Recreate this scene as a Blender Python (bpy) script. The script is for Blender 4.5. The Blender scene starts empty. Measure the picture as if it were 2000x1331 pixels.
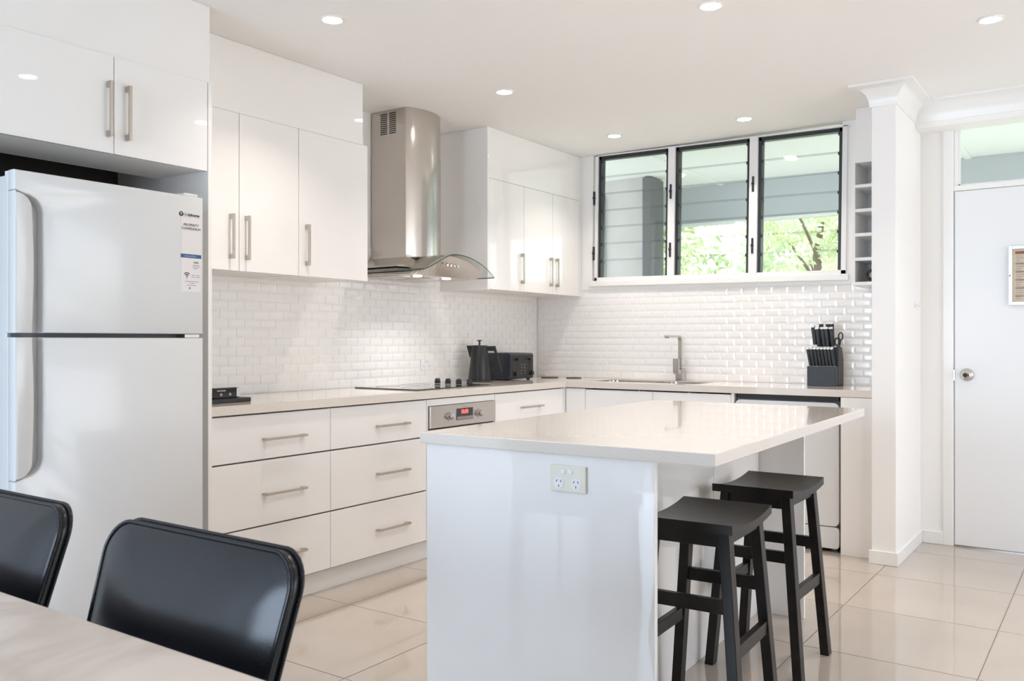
import bpy, bmesh, math, random
from mathutils import Vector, Matrix
random.seed(7)
SC = bpy.context.scene
COL = SC.collection
PI = math.pi

# ---------------------------------------------------------------- camera
HD = math.radians(34.819)
cd = bpy.data.cameras.new('camera')
cd.sensor_width = 36.0
cd.lens = 1710.96 / 2000 * 36
cd.clip_start = 0.02
cd.clip_end = 200
cd.dof.use_dof = True
cd.dof.focus_distance = 3.1
cd.dof.aperture_fstop = 9.0
cam = bpy.data.objects.new('camera', cd)
COL.objects.link(cam)
cam.location = (0, 0, 1.18)
cam.rotation_euler = (PI/2, 0, HD)
SC.camera = cam

# ---------------------------------------------------------------- view
SC.view_settings.view_transform = 'Standard'
SC.view_settings.look = 'None'
SC.view_settings.gamma = 1
SC.view_settings.use_curve_mapping = False
SC.view_settings.exposure = 0.50
SC.cycles.diffuse_bounces = 8

# ---------------------------------------------------------------- world
W = bpy.data.worlds.new('sky')
SC.world = W
W.use_nodes = True
wn = W.node_tree
wn.nodes.clear()
wo = wn.nodes.new('ShaderNodeOutputWorld')
wb = wn.nodes.new('ShaderNodeBackground')
tc = wn.nodes.new('ShaderNodeTexCoord')
sp = wn.nodes.new('ShaderNodeSeparateXYZ')
cr = wn.nodes.new('ShaderNodeValToRGB')
cr.color_ramp.elements[0].position = 0.0
cr.color_ramp.elements[0].color = (0.93, 0.96, 1.0, 1)
cr.color_ramp.elements[1].position = 0.8
cr.color_ramp.elements[1].color = (0.50, 0.70, 1.0, 1)
wb.inputs['Strength'].default_value = 2.6
wn.links.new(tc.outputs['Generated'], sp.inputs[0])
wn.links.new(sp.outputs['Z'], cr.inputs['Fac'])
wn.links.new(cr.outputs['Color'], wb.inputs['Color'])
wn.links.new(wb.outputs[0], wo.inputs['Surface'])

def light(name, kind, loc, rot, energy, color=(1, 1, 1), **kw):
    d = bpy.data.lights.new(name, kind)
    d.energy = energy
    d.color = color
    for k, v in kw.items():
        setattr(d, k, v)
    o = bpy.data.objects.new(name, d)
    COL.objects.link(o)
    o.location = loc
    o.rotation_euler = rot
    return o

light('sun', 'SUN', (4, 16, 14), (math.radians(-40), math.radians(18), 0), 11.0, (1.0, 0.95, 0.86), angle=0.02)
# daylight through the sliding doors behind the camera and the doorway on the right
light('daylight_rear', 'AREA', (-2.2, -2.9, 1.2), (PI/2, 0, 0), 88, (0.61, 0.785, 1.0), shape='RECTANGLE', size=2.0, size_y=2.1)
light('daylight_right', 'AREA', (2.9, 3.6, 1.25), (0, PI/2, 0), 9, (1.0, 0.95, 0.90), shape='RECTANGLE', size=2.1, size_y=2.6)

# ---------------------------------------------------------------- materials
def principled(name, col, rough=0.5, metal=0.0, coat=0.0, spec=0.5, emit=None, estr=0.0, tweak=None):
    m = bpy.data.materials.new(name)
    m.use_nodes = True
    nt = m.node_tree
    b = nt.nodes['Principled BSDF']
    b.inputs['Base Color'].default_value = (*col, 1)
    b.inputs['Roughness'].default_value = rough
    b.inputs['Metallic'].default_value = metal
    b.inputs['Coat Weight'].default_value = coat
    b.inputs['Coat Roughness'].default_value = 0.03
    b.inputs['Specular IOR Level'].default_value = spec
    if emit:
        b.inputs['Emission Color'].default_value = (*emit, 1)
        b.inputs['Emission Strength'].default_value = estr
    if tweak:
        tweak(nt, b)
    return m

def noise_tweak(scale, c1, c2, bump=0.0, detail=4, stretch=None, rough=None):
    def f(nt, b):
        tcn = nt.nodes.new('ShaderNodeTexCoord')
        mp = nt.nodes.new('ShaderNodeMapping')
        if stretch:
            mp.inputs['Scale'].default_value = stretch
        n = nt.nodes.new('ShaderNodeTexNoise')
        n.inputs['Scale'].default_value = scale
        n.inputs['Detail'].default_value = detail
        r = nt.nodes.new('ShaderNodeValToRGB')
        r.color_ramp.elements[0].position = 0.3
        r.color_ramp.elements[0].color = (*c1, 1)
        r.color_ramp.elements[1].position = 0.7
        r.color_ramp.elements[1].color = (*c2, 1)
        L = nt.links.new
        L(tcn.outputs['Object'], mp.inputs[0])
        L(mp.outputs[0], n.inputs['Vector'])
        L(n.outputs['Fac'], r.inputs['Fac'])
        L(r.outputs['Color'], b.inputs['Base Color'])
        if bump:
            bp = nt.nodes.new('ShaderNodeBump')
            bp.inputs['Strength'].default_value = bump
            bp.inputs['Distance'].default_value = 0.002
            L(n.outputs['Fac'], bp.inputs['Height'])
            L(bp.outputs[0], b.inputs['Normal'])
        if rough:
            mr = nt.nodes.new('ShaderNodeMapRange')
            mr.inputs['To Min'].default_value = rough[0]
            mr.inputs['To Max'].default_value = rough[1]
            L(n.outputs['Fac'], mr.inputs['Value'])
            L(mr.outputs[0], b.inputs['Roughness'])
    return f

M = {}
M['wall'] = principled('wall_paint', (.88, .87, .855), .55, tweak=noise_tweak(60, (.875, .865, .85), (.885, .875, .86), .05))
M['ceiling'] = principled('ceiling_paint', (.88, .865, .85), .8, tweak=noise_tweak(40, (.875, .86, .845), (.885, .87, .855), .03))
M['trim'] = principled('trim_gloss_paint', (.85, .845, .83), .3)
M['gloss'] = principled('white_gloss_laminate', (.88, .865, .85), .35, coat=1.0, spec=.3, tweak=noise_tweak(1.5, (.875, .86, .845), (.885, .87, .855)))
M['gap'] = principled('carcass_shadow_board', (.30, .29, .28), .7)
M['carcass'] = principled('white_melamine', (.82, .81, .79), .45)
M['stone'] = principled('cream_engineered_stone', (.74, .68, .62), .10, coat=.5, tweak=noise_tweak(220, (.71, .65, .59), (.76, .705, .645), detail=2))
M['tile'] = principled('white_glazed_tile', (.90, .89, .88), .12, coat=.5)
M['grout'] = principled('tile_grout', (.90, .89, .88), .8)
M['floor'] = principled('cream_polished_porcelain', (.46, .40, .345), .07, coat=.5, tweak=noise_tweak(2.2, (.44, .38, .325), (.48, .42, .365), detail=6))
M['floor_grout'] = principled('floor_grout', (.40, .35, .30), .8)
M['steel'] = principled('brushed_stainless', (.60, .555, .515), .2, 1.0, tweak=noise_tweak(2.2, (.56, .515, .475), (.64, .60, .56), stretch=(1, 1, .5), rough=(.17, .24)))
M['nickel'] = principled('satin_nickel_handle', (.56, .51, .45), .3, 1.0)
M['chrome'] = principled('chrome', (.60, .58, .56), .14, 1.0)
M['cap_steel'] = principled('polished_cap', (.85, .84, .82), .45, .7)
M['fridge'] = principled('white_fridge_enamel', (.72, .725, .725), .22, coat=.3)
M['seal'] = principled('grey_door_seal', (.16, .17, .19), .6)
M['black_wood'] = principled('black_stained_wood', (.010, .008, .008), .34, spec=.26, tweak=noise_tweak(14, (.009, .008, .008), (.020, .016, .014), .25, stretch=(1, 8, 1), rough=(.28, .38)))
M['black_plastic'] = principled('matt_black_plastic', (.012, .013, .015), .38)
M['black_gloss'] = principled('black_glass', (.006, .006, .007), .04, coat=.6)
M['block'] = principled('charcoal_block', (.028, .032, .042), .45)
M['leather'] = principled('black_vinyl_upholstery', (.008, .009, .012), .22, coat=.0, spec=.36, tweak=noise_tweak(350, (.007, .008, .011), (.010, .011, .014), .03, detail=2))
M['table'] = principled('pale_marbled_table_laminate', (.66, .59, .52), .3)
M['lamp'] = principled('lit_downlight_lens', (1, 1, 1), .4, emit=(1.0, .95, .87), estr=18)
M['hoodlamp'] = principled('lit_hood_lamp', (1, 1, 1), .4, emit=(1.0, .95, .9), estr=5)
M['led'] = principled('red_led_digits', (.5, .03, .03), .4, emit=(1.0, .10, .08), estr=1.6)
M['ivory'] = principled('ivory_plastic', (.78, .77, .68), .3)
M['white_plastic'] = principled('white_plastic', (.86, .86, .88), .25)
M['ink'] = principled('dark_ink', (.03, .03, .03), .6)
M['grey_ink'] = principled('grey_ink', (.28, .26, .26), .6)
M['blue_ink'] = principled('blue_ink', (.03, .10, .27), .5)
M['paper'] = principled('sticker_paper', (.80, .755, .745), .5)
M['notice'] = principled('tan_notice_paper', (.58, .50, .36), .5)
M['red_ink'] = principled('brown_red_ink', (.30, .10, .07), .6)
M['silver_trim'] = principled('silver_frame', (.62, .65, .70), .3, .6)
M['black_frame'] = principled('black_louvre_gallery', (.018, .022, .022), .35)
M['alu'] = principled('white_aluminium', (.82, .82, .83), .3)
M['glass_edge'] = principled('green_black_glass_edge', (.035, .055, .05), .3)
M['veranda_white'] = principled('veranda_white_paint', (.80, .84, .80), .6)
M['veranda_beam'] = principled('veranda_grey_beam', (.48, .52, .56), .6)
M['veranda_wall'] = principled('veranda_render_wall', (.50, .49, .47), .8, tweak=noise_tweak(5, (.46, .45, .43), (.53, .52, .50)))
M['dark_post'] = principled('dark_grey_post', (.10, .11, .115), .6)
M['concrete'] = principled('outdoor_concrete', (.33, .32, .31), .8, tweak=noise_tweak(3, (.30, .29, .28), (.36, .35, .34)))
M['lawn'] = principled('lawn_ground', (.33, .35, .27), .9, tweak=noise_tweak(2, (.30, .32, .23), (.37, .39, .31)))
M['bark'] = principled('tree_bark', (.22, .17, .13), .9, tweak=noise_tweak(9, (.16, .12, .09), (.28, .22, .17), .4))
M['white_dot'] = principled('pale_print', (.45, .45, .47), .5)

def marble(nt, b):
    tcn = nt.nodes.new('ShaderNodeTexCoord')
    n1 = nt.nodes.new('ShaderNodeTexNoise')
    n1.inputs['Scale'].default_value = 2.6
    n1.inputs['Detail'].default_value = 8
    n1.inputs['Distortion'].default_value = 1.6
    r = nt.nodes.new('ShaderNodeValToRGB')
    e = r.color_ramp.elements
    e[0].position = .40; e[0].color = (.72, .62, .54, 1)
    e[1].position = .64; e[1].color = (.73, .64, .56, 1)
    x = e.new(.50); x.color = (.58, .49, .41, 1)
    y = e.new(.55); y.color = (.67, .57, .49, 1)
    nt.links.new(tcn.outputs['Object'], n1.inputs['Vector'])
    nt.links.new(n1.outputs['Fac'], r.inputs['Fac'])
    nt.links.new(r.outputs['Color'], b.inputs['Base Color'])
marble(M['table'].node_tree, M['table'].node_tree.nodes['Principled BSDF'])

def glass_mat(name, tint, refl=1.0):
    m = bpy.data.materials.new(name)
    m.use_nodes = True
    nt = m.node_tree
    nt.nodes.clear()
    o = nt.nodes.new('ShaderNodeOutputMaterial')
    mx = nt.nodes.new('ShaderNodeMixShader')
    t = nt.nodes.new('ShaderNodeBsdfTransparent')
    t.inputs['Color'].default_value = (*tint, 1)
    g = nt.nodes.new('ShaderNodeBsdfGlossy')
    g.inputs['Roughness'].default_value = .01
    lw = nt.nodes.new('ShaderNodeLayerWeight')
    pw = nt.nodes.new('ShaderNodeMath'); pw.operation = 'POWER'; pw.inputs[1].default_value = 4.0
    ma = nt.nodes.new('ShaderNodeMath'); ma.operation = 'MULTIPLY_ADD'
    ma.inputs[1].default_value = .75; ma.inputs[2].default_value = .045 * refl
    nt.links.new(lw.outputs['Facing'], pw.inputs[0])
    nt.links.new(pw.outputs[0], ma.inputs[0])
    nt.links.new(ma.outputs[0], mx.inputs[0])
    nt.links.new(t.outputs[0], mx.inputs[1])
    nt.links.new(g.outputs[0], mx.inputs[2])
    nt.links.new(mx.outputs[0], o.inputs['Surface'])
    return m
M['pane'] = glass_mat('window_glass', (.90, .92, .92), 1.5)
M['hood_glass'] = glass_mat('hood_canopy_glass', (.93, .96, .95))

def leaf_mat(name, c1, c2):
    m = bpy.data.materials.new(name)
    m.use_nodes = True
    nt = m.node_tree
    nt.nodes.clear()
    o = nt.nodes.new('ShaderNodeOutputMaterial')
    mx = nt.nodes.new('ShaderNodeMixShader'); mx.inputs[0].default_value = .45
    d = nt.nodes.new('ShaderNodeBsdfDiffuse')
    t = nt.nodes.new('ShaderNodeBsdfTranslucent')
    tcn = nt.nodes.new('ShaderNodeTexCoord')
    n = nt.nodes.new('ShaderNodeTexNoise'); n.inputs['Scale'].default_value = 1.6
    r = nt.nodes.new('ShaderNodeValToRGB')
    r.color_ramp.elements[0].position = .35; r.color_ramp.elements[0].color = (*c1, 1)
    r.color_ramp.elements[1].position = .65; r.color_ramp.elements[1].color = (*c2, 1)
    L = nt.links.new
    L(tcn.outputs['Object'], n.inputs['Vector']); L(n.outputs['Fac'], r.inputs['Fac'])
    L(r.outputs[0], d.inputs['Color']); L(r.outputs[0], t.inputs['Color'])
    L(d.outputs[0], mx.inputs[1]); L(t.outputs[0], mx.inputs[2]); L(mx.outputs[0], o.inputs['Surface'])
    return m
M['leaf'] = leaf_mat('pale_green_leaves', (.55, .63, .36), (.88, .90, .74))
M['leaf_dark'] = leaf_mat('mid_green_leaves', (.38, .47, .25), (.74, .79, .56))

# ---------------------------------------------------------------- helpers
def link(name, me, mats, parent=None, smooth=False, label=None, kind=None):
    o = bpy.data.objects.new(name, me)
    for m in (mats if isinstance(mats, (list, tuple)) else [mats]):
        me.materials.append(M[m] if isinstance(m, str) else m)
    if smooth:
        for p in me.polygons:
            p.use_smooth = True
    COL.objects.link(o)
    if parent:
        o.parent = parent
    if label:
        o['label'] = label
    if kind:
        o['kind'] = kind
    return o

def obj(name, bm, mats, parent=None, smooth=False, label=None, kind=None, autosmooth=None):
    bmesh.ops.recalc_face_normals(bm, faces=bm.faces)
    me = bpy.data.meshes.new(name)
    bm.to_mesh(me)
    bm.free()
    if autosmooth:
        me.polygons.foreach_set('use_smooth', [True]*len(me.polygons))
        me.set_sharp_from_angle(angle=math.radians(autosmooth))
        smooth = False
    return link(name, me, mats, parent, smooth, label, kind)

def thing(name, label, cat, loc=(0, 0, 0), rotz=0, group=None):
    o = bpy.data.objects.new(name, None)
    COL.objects.link(o)
    o.location = loc
    o.rotation_euler = (0, 0, rotz)
    o.empty_display_size = .05
    o['label'] = label; o['category'] = cat
    if group: o['group'] = group
    return o

def tag(o, label, cat, group=None):
    o['label'] = label; o['category'] = cat
    if group: o['group'] = group
    return o

def struct(name, bm, m, parent=None, **k):
    o = obj(name, bm, m, parent, **k)
    if parent is None:
        o['kind'] = 'structure'
    return o

def dup(root, loc=None, rotz=None, label=None, group=None):
    r = root.copy(); COL.objects.link(r)
    if loc is not None: r.location = loc
    if rotz is not None: r.rotation_euler = (0, 0, rotz)
    if label: r['label'] = label
    if group: r['group'] = group
    for ch in list(root.children):
        c = ch.copy(); COL.objects.link(c); c.parent = r
        for g in list(ch.children):
            d = g.copy(); COL.objects.link(d); d.parent = c
    return r

def B():
    return bmesh.new()

def bevel(bm, w, seg=2, geom=None):
    if w:
        bmesh.ops.bevel(bm, geom=geom or list(bm.edges), offset=w, segments=seg, affect='EDGES', profile=.5, clamp_overlap=True)

def box(bm, x0, x1, y0, y1, z0, z1, bev=0, seg=2, mat=0, matrix=None):
    t = bmesh.new()
    bmesh.ops.create_cube(t, size=1)
    bmesh.ops.scale(t, vec=(abs(x1-x0), abs(y1-y0), abs(z1-z0)), verts=t.verts)
    bmesh.ops.translate(t, vec=((x0+x1)/2, (y0+y1)/2, (z0+z1)/2), verts=t.verts)
    if bev: bevel(t, bev, seg)
    return join(bm, t, mat, matrix)

def join(bm, t, mat=0, matrix=None):
    if matrix is not None:
        bmesh.ops.transform(t, matrix=matrix, verts=t.verts)
    bmesh.ops.recalc_face_normals(t, faces=t.faces)
    vs = [bm.verts.new(v.co) for v in t.verts]
    t.verts.index_update()
    for f in t.faces:
        try:
            nf = bm.faces.new([vs[v.index] for v in f.verts])
            nf.material_index = mat if mat else f.material_index
        except ValueError:
            pass
    t.free()
    return bm

def bx(*a, **k):
    return box(B(), *a, **k)

def cyl(bm, c, r, h, axis='Z', seg=24, r2=None, bev=0, mat=0):
    t = bmesh.new()
    bmesh.ops.create_cone(t, cap_ends=True, segments=seg, radius1=r, radius2=r if r2 is None else r2, depth=h)
    if bev:
        es = [e for e in t.edges if len(e.link_faces) == 2 and any(len(f.verts) > 4 for f in e.link_faces)]
        bmesh.ops.bevel(t, geom=es, offset=bev, segments=2, affect='EDGES', profile=.5)
    m = Matrix.Translation(c)
    if axis == 'X': m = m @ Matrix.Rotation(PI/2, 4, 'Y')
    if axis == 'Y': m = m @ Matrix.Rotation(-PI/2, 4, 'X')
    return join(bm, t, mat, m)

def lathe(bm, prof, c=(0, 0, 0), seg=32, mat=0):
    t = bmesh.new()
    rings = []
    for r, z in prof:
        if r < 1e-6:
            rings.append([t.verts.new((0, 0, z))])
        else:
            rings.append([t.verts.new((r*math.cos(2*PI*i/seg), r*math.sin(2*PI*i/seg), z)) for i in range(seg)])
    for a, b in zip(rings, rings[1:]):
        for i in range(seg):
            j = (i+1) % seg
            if len(a) == 1 and len(b) == 1: continue
            if len(a) == 1: t.faces.new([a[0], b[i], b[j]])
            elif len(b) == 1: t.faces.new([a[i], a[j], b[0]])
            else: t.faces.new([a[i], a[j], b[j], b[i]])
    if len(rings[0]) > 1: t.faces.new(rings[0])
    if len(rings[-1]) > 1: t.faces.new(rings[-1])
    return join(bm, t, mat, Matrix.Translation(c))

def prism(bm, pts, d0, d1, plane='XZ', bev=0, mat=0, matrix=None):
    """outline pts (a,b) extruded along the third axis from d0 to d1"""
    t = bmesh.new()
    def P(a, b, d):
        return {'XZ': (a, d, b), 'YZ': (d, a, b), 'XY': (a, b, d)}[plane]
    lo = [t.verts.new(P(a, b, d0)) for a, b in pts]
    hi = [t.verts.new(P(a, b, d1)) for a, b in pts]
    n = len(pts)
    t.faces.new(lo); t.faces.new(list(reversed(hi)))
    for i in range(n):
        t.faces.new([lo[i], lo[(i+1) % n], hi[(i+1) % n], hi[i]])
    bmesh.ops.recalc_face_normals(t, faces=t.faces)
    if bev:
        es = [e for e in t.edges if any(len(f.verts) == n for f in e.link_faces)] if n > 4 else list(t.edges)
        bmesh.ops.bevel(t, geom=es, offset=bev, segments=2, affect='EDGES', profile=.5)
    return join(bm, t, mat, matrix)

def tube(bm, pts, r, seg=10, closed=False, mat=0, flat=1.0):
    pts = [Vector(p) for p in pts]
    n = len(pts)
    t = bmesh.new()
    rings = []
    up = None
    for i, p in enumerate(pts):
        if closed: d = pts[(i+1) % n] - pts[i-1]
        else: d = pts[min(i+1, n-1)] - pts[max(i-1, 0)]
        d.normalize()
        if up is None:
            up = Vector((0, 0, 1)) if abs(d.z) < .9 else Vector((1, 0, 0))
        s = d.cross(up)
        if s.length < 1e-4: s = d.cross(Vector((0, 1, 0)))
        s.normalize(); u = s.cross(d).normalized(); up = u
        rr = r[i] if isinstance(r, (list, tuple)) else r
        rings.append([t.verts.new(p + s*rr*math.cos(2*PI*k/seg) + u*rr*flat*math.sin(2*PI*k/seg)) for k in range(seg)])
    for i in range(n if closed else n-1):
        a, b = rings[i], rings[(i+1) % n]
        for k in range(seg):
            t.faces.new([a[k], a[(k+1) % seg], b[(k+1) % seg], b[k]])
    if not closed:
        t.faces.new(rings[0]); t.faces.new(rings[-1])
    return join(bm, t, mat)

def bar(bm, p0, p1, w, d, ref=(1, 0, 0), bev=0, w1=None, d1=None, mat=0, cut=False):
    """square-section bar from p0 to p1, w along ref, d across; cut = horizontal ends"""
    p0, p1 = Vector(p0), Vector(p1)
    ax = (p1-p0).normalized()
    rf = Vector(ref); rf = (rf - ax*rf.dot(ax)).normalized()
    if cut: rf = Vector(ref)
    s = ax.cross(rf).normalized()
    if cut: s = Vector((0, 0, 1)).cross(rf).normalized()
    t = bmesh.new()
    v = []
    for p, ww, dd in ((p0, w, d), (p1, w1 or w, d1 or d)):
        v.append([t.verts.new(p + rf*(a*ww/2) + s*(b*dd/2)) for a, b in ((-1, -1), (1, -1), (1, 1), (-1, 1))])
    t.faces.new(v[0]); t.faces.new(v[1][::-1])
    for i in range(4):
        j = (i+1) % 4
        t.faces.new([v[0][i], v[0][j], v[1][j], v[1][i]])
    bmesh.ops.recalc_face_normals(t, faces=t.faces)
    if bev: bevel(t, bev, 2)
    return join(bm, t, mat)

def text_mesh(body, size, name, m, parent, matrix, bold=0.0, label=None):
    cu = bpy.data.curves.new('print', 'FONT')
    cu.body = body; cu.size = size; cu.align_x = 'CENTER'; cu.align_y = 'CENTER'
    cu.extrude = .0002; cu.offset = bold; cu.resolution_u = 3
    to = bpy.data.objects.new('print', cu)
    me = bpy.data.meshes.new_from_object(to)
    bpy.data.objects.remove(to); bpy.data.curves.remove(cu)
    me.transform(matrix)
    return link(name, me, m, parent, label=label)

def face_px(x, y, z):      # matrix: text lies on a surface that faces +X, reading along +Y
    return Matrix.Translation((x, y, z)) @ Matrix(((0, 0, 1, 0), (1, 0, 0, 0), (0, 1, 0, 0), (0, 0, 0, 1)))
def face_my(x, y, z):      # surface that faces -Y, reading along +X
    return Matrix.Translation((x, y, z)) @ Matrix.Rotation(PI/2, 4, 'X')

def arc(cx, cy, r, a0, a1, n):
    return [(cx + r*math.cos(math.radians(a0+(a1-a0)*i/n)), cy + r*math.sin(math.radians(a0+(a1-a0)*i/n))) for i in range(n+1)]

def rrect(x0, x1, y0, y1, r, n=6):
    return (arc(x1-r, y1-r, r, 0, 90, n) + arc(x0+r, y1-r, r, 90, 180, n) +
            arc(x0+r, y0+r, r, 180, 270, n) + arc(x1-r, y0+r, r, 270, 360, n))

# ---------------------------------------------------------------- dimensions
XL = -3.65           # left wall
YB = 5.58            # back wall
CZ = 2.525           # ceiling
XR, YF = 3.0, -3.0
CT = .908            # worktop height
FX = -3.055          # left run cupboard fronts
FY = 5.02            # back run cupboard fronts
TILT = -.013         # the old window sits slightly out of level

# ---------------------------------------------------------------- floor
fb = bx(XL-.15, XR+.15, YF-.15, YB+.15, -.15, -.004)
floor = struct('floor', fb, 'floor_grout')
PX, PY = .605, .625
tile_me = None
x = -.41
xs = []
while x > XL - PX: x -= PX
ys = 4.05
while ys > YF - PY: ys -= PY
i = 0
xx = x
n_ft = 0
while xx < XR:
    yy = ys
    while yy < YB + .05:
        a0, a1 = max(xx, XL), min(xx+PX, XR)
        b0, b1 = max(yy, YF), min(yy+PY, YB+.04)
        if a1-a0 > .03 and b1-b0 > .03:
            full = (a1-a0 > PX-.001 and b1-b0 > PY-.001)
            g = .0022
            if full:
                if tile_me is None:
                    t = bx(-PX/2+g, PX/2-g, -PY/2+g, PY/2-g, -.010, 0)
                    tile_me = bpy.data.meshes.new('floor_tile')
                    t.to_mesh(tile_me); t.free(); tile_me.materials.append(M['floor'])
                o = bpy.data.objects.new('floor_tile', tile_me)
                COL.objects.link(o); o.parent = floor
                o.location = ((a0+a1)/2, (b0+b1)/2, 0)
            else:
                obj('floor_tile', bx(a0+g, a1-g, b0+g, b1-g, -.010, 0), 'floor', floor)
        yy += PY
    xx += PX

# ---------------------------------------------------------------- walls and ceiling
wl = struct('wall_left', bx(XL-.12, XL, YF, YB+.12, 0, CZ), 'wall')
struct('ceiling', bx(XL-.12, XR+.12, YF-.12, YB+.12, CZ, CZ+.08), 'ceiling')
b = B()
WX0, WX1, WZ0 = -3.165, -1.405, 1.585      # window opening
DX0, DX1, DZ = -.79, .04, 2.42            # door opening with transom
box(b, XL, WX0, YB, YB+.12, 0, CZ)
box(b, WX0, WX1, YB, YB+.12, 0, WZ0-.02)
box(b, WX1, DX0, YB, YB+.12, 0, CZ)
box(b, DX0, DX1, YB, YB+.12, DZ, CZ)
box(b, DX1, XR, YB, YB+.12, 0, CZ)
wb_ = struct('wall_back', b, 'wall')
b = B()
box(b, XR, XR+.12, YF, 2.2, 0, CZ); box(b, XR, XR+.12, 5.0, YB+.12, 0, CZ); box(b, XR, XR+.12, 2.2, 5.0, 2.35, CZ)
struct('wall_right', b, 'wall')
b = B()
box(b, XL-.12, -3.25, YF-.12, YF, 0, CZ); box(b, -1.15, XR+.12, YF-.12, YF, 0, CZ); box(b, -3.25, -1.15, YF-.12, YF, 2.30, CZ)
struct('wall_front', b, principled('unseen_wall_dark_paint', (.30, .28, .26), .6))  # unseen wall, coloured dark so reflections in the black furniture stay dark
# short nib wall (pillar) at the end of the kitchen run
NX0, NX1, NY0 = -1.087, -.965, 4.90
struct('wall_pillar', bx(NX0, NX1, NY0, YB, 0, CZ, bev=.003), 'wall')
struct('wall_bulkhead', bx(NX1, XR, 5.41, YB, 2.385, CZ), 'wall')
# coved cornice round the pillar and along the bulkhead
prof = [(0, 2.415), (.008, 2.415), (.010, 2.428)] + [(.010+.078*(1-math.cos(a)), 2.428+.085*math.sin(a)) for a in [PI/2*k/8 for k in range(1, 9)]] + [(.096, 2.513), (.096, CZ), (0, CZ)]
def path(d):
    return [(NX0-d, YB), (NX0-d, NY0-d), (NX1+d, NY0-d), (NX1+d, 5.41-d), (XR, 5.41-d)]
b = B()
rows = [[b.verts.new((px_, py_, z)) for px_, py_ in path(d)] for d, z in prof]
for r0, r1 in zip(rows, rows[1:]):
    for k in range(4):
        b.faces.new([r0[k], r0[k+1], r1[k+1], r1[k]])
struct('trim_1', b, 'trim', autosmooth=35)
# baseboards
def bb(name, *a):
    struct(name, bx(*a, bev=.004), 'trim')
b = B()
box(b, NX0-.012, NX1+.012, NY0-.014, NY0, 0, .072, bev=.003); box(b, NX1, NX1+.012, NY0-.002, YB, 0, .072, bev=.003)
struct('baseboard_pillar', b, 'trim')
bb('baseboard_back', NX1+.012, -.845, YB-.014, YB, 0, .075)
bb('baseboard_right', XR-.014, XR, YF, 2.2, 0, .075)
bb('baseboard_front', -1.15, XR, YF, YF+.014, 0, .075)
# hook on the pillar's side
o = obj('cup_hook', lathe(B(), [(.0, 0), (.012, 0), (.012, .004), (.004, .006), (.004, .018), (.010, .022), (.010, .028), (0, .030)], seg=16), 'white_plastic', smooth=True)
o.location = (NX1, 5.40, 1.38); o.rotation_euler = (0, PI/2, 0)
tag(o, 'tiny white knob hook on the side of the pillar beside the door', 'hook')

# ---------------------------------------------------------------- wall tiles
TW, TH = .100, .0475
def tile_bm(w, h, n=(0, 1)):
    """bevelled-edge tile: raised flat centre with broad sloping margins; local: width along X, height Z, faces -Y"""
    g = .0008
    t = bmesh.new()
    mg = min(.013, w*.3)
    def ring(i, d): return [t.verts.new(p) for p in ((-w/2+i, d, -h/2+i), (w/2-i, d, -h/2+i), (w/2-i, d, h/2-i), (-w/2+i, d, h/2-i))]
    r0, r1, r2 = ring(g, 0), ring(g, -.0026), ring(mg, -.0041)
    for a, c in ((r0, r1), (r1, r2)):
        for k in range(4): t.faces.new([a[k], a[(k+1) % 4], c[(k+1) % 4], c[k]])
    t.faces.new(r2)
    bmesh.ops.recalc_face_normals(t, faces=t.faces)
    return t
tile_cache = {}
def get_tile(w):
    k = round(w, 3)
    if k not in tile_cache:
        t = tile_bm(w, TH); me = bpy.data.meshes.new('tile'); t.to_mesh(me); t.free(); me.materials.append(M['tile'])
        tile_cache[k] = me
    return tile_cache[k]
def tile_run(parent, u0, u1, z0, z1fn, place, skip, rank):
    cells = []
    row = 0; z = z0
    while True:
        u = u0 - (TW/2 if row % 2 else 0)
        any_ = False
        while u < u1:
            a, c = max(u, u0), min(u+TW, u1)
            if c-a > .015:
                um = (a+c)/2
                if z+TH <= z1fn(um)+.03:
                    any_ = True
                    if not skip(um, z+TH/2):
                        cells.append((um, z+TH/2, c-a))
            u += TW
        z += TH; row += 1
        if not any_: break
    cells.sort(key=lambda c: rank(c[0], c[1]))
    for um, zm, w in cells[:300]:
        o = bpy.data.objects.new('tile', get_tile(w)); COL.objects.link(o); o.parent = parent
        o.matrix_local = place(um, zm)
    rest = B()
    for um, zm, w in cells[300:]:
        join(rest, tile_bm(w, TH), 0, place(um, zm))
    if len(rest.verts): obj('tiles', rest, 'tile', parent, kind='stuff')
    else: rest.free()
# grout beds
obj('grout_bed', bx(XL+.006, NX0, YB-.003, YB, CT, 1.585), 'grout', wb_)
obj('grout_bed', bx(XL, XL+.003, 2.2, YB-.004, CT, 1.72), 'grout', wl)
tile_run(wb_, XL+.012, NX0, CT+.001, lambda u: 1.555, lambda u, z: Matrix.Translation((u, YB-.003, z)), lambda u, z: False, lambda u, z: -u)
Rz = Matrix.Rotation(PI/2, 4, 'Z')
tile_run(wl, 2.22, YB-.012, CT+.001, lambda u: 1.70, lambda u, z: Matrix.Translation((XL+.003, u, z)) @ Rz,
         lambda u, z: z > 1.49 and not (3.33 < u < 4.43) or (2.2 < u < 2.32 and z > 1.2) or (4.215 < u < 4.345 and .985 < z < 1.065), lambda u, z: u)

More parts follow.
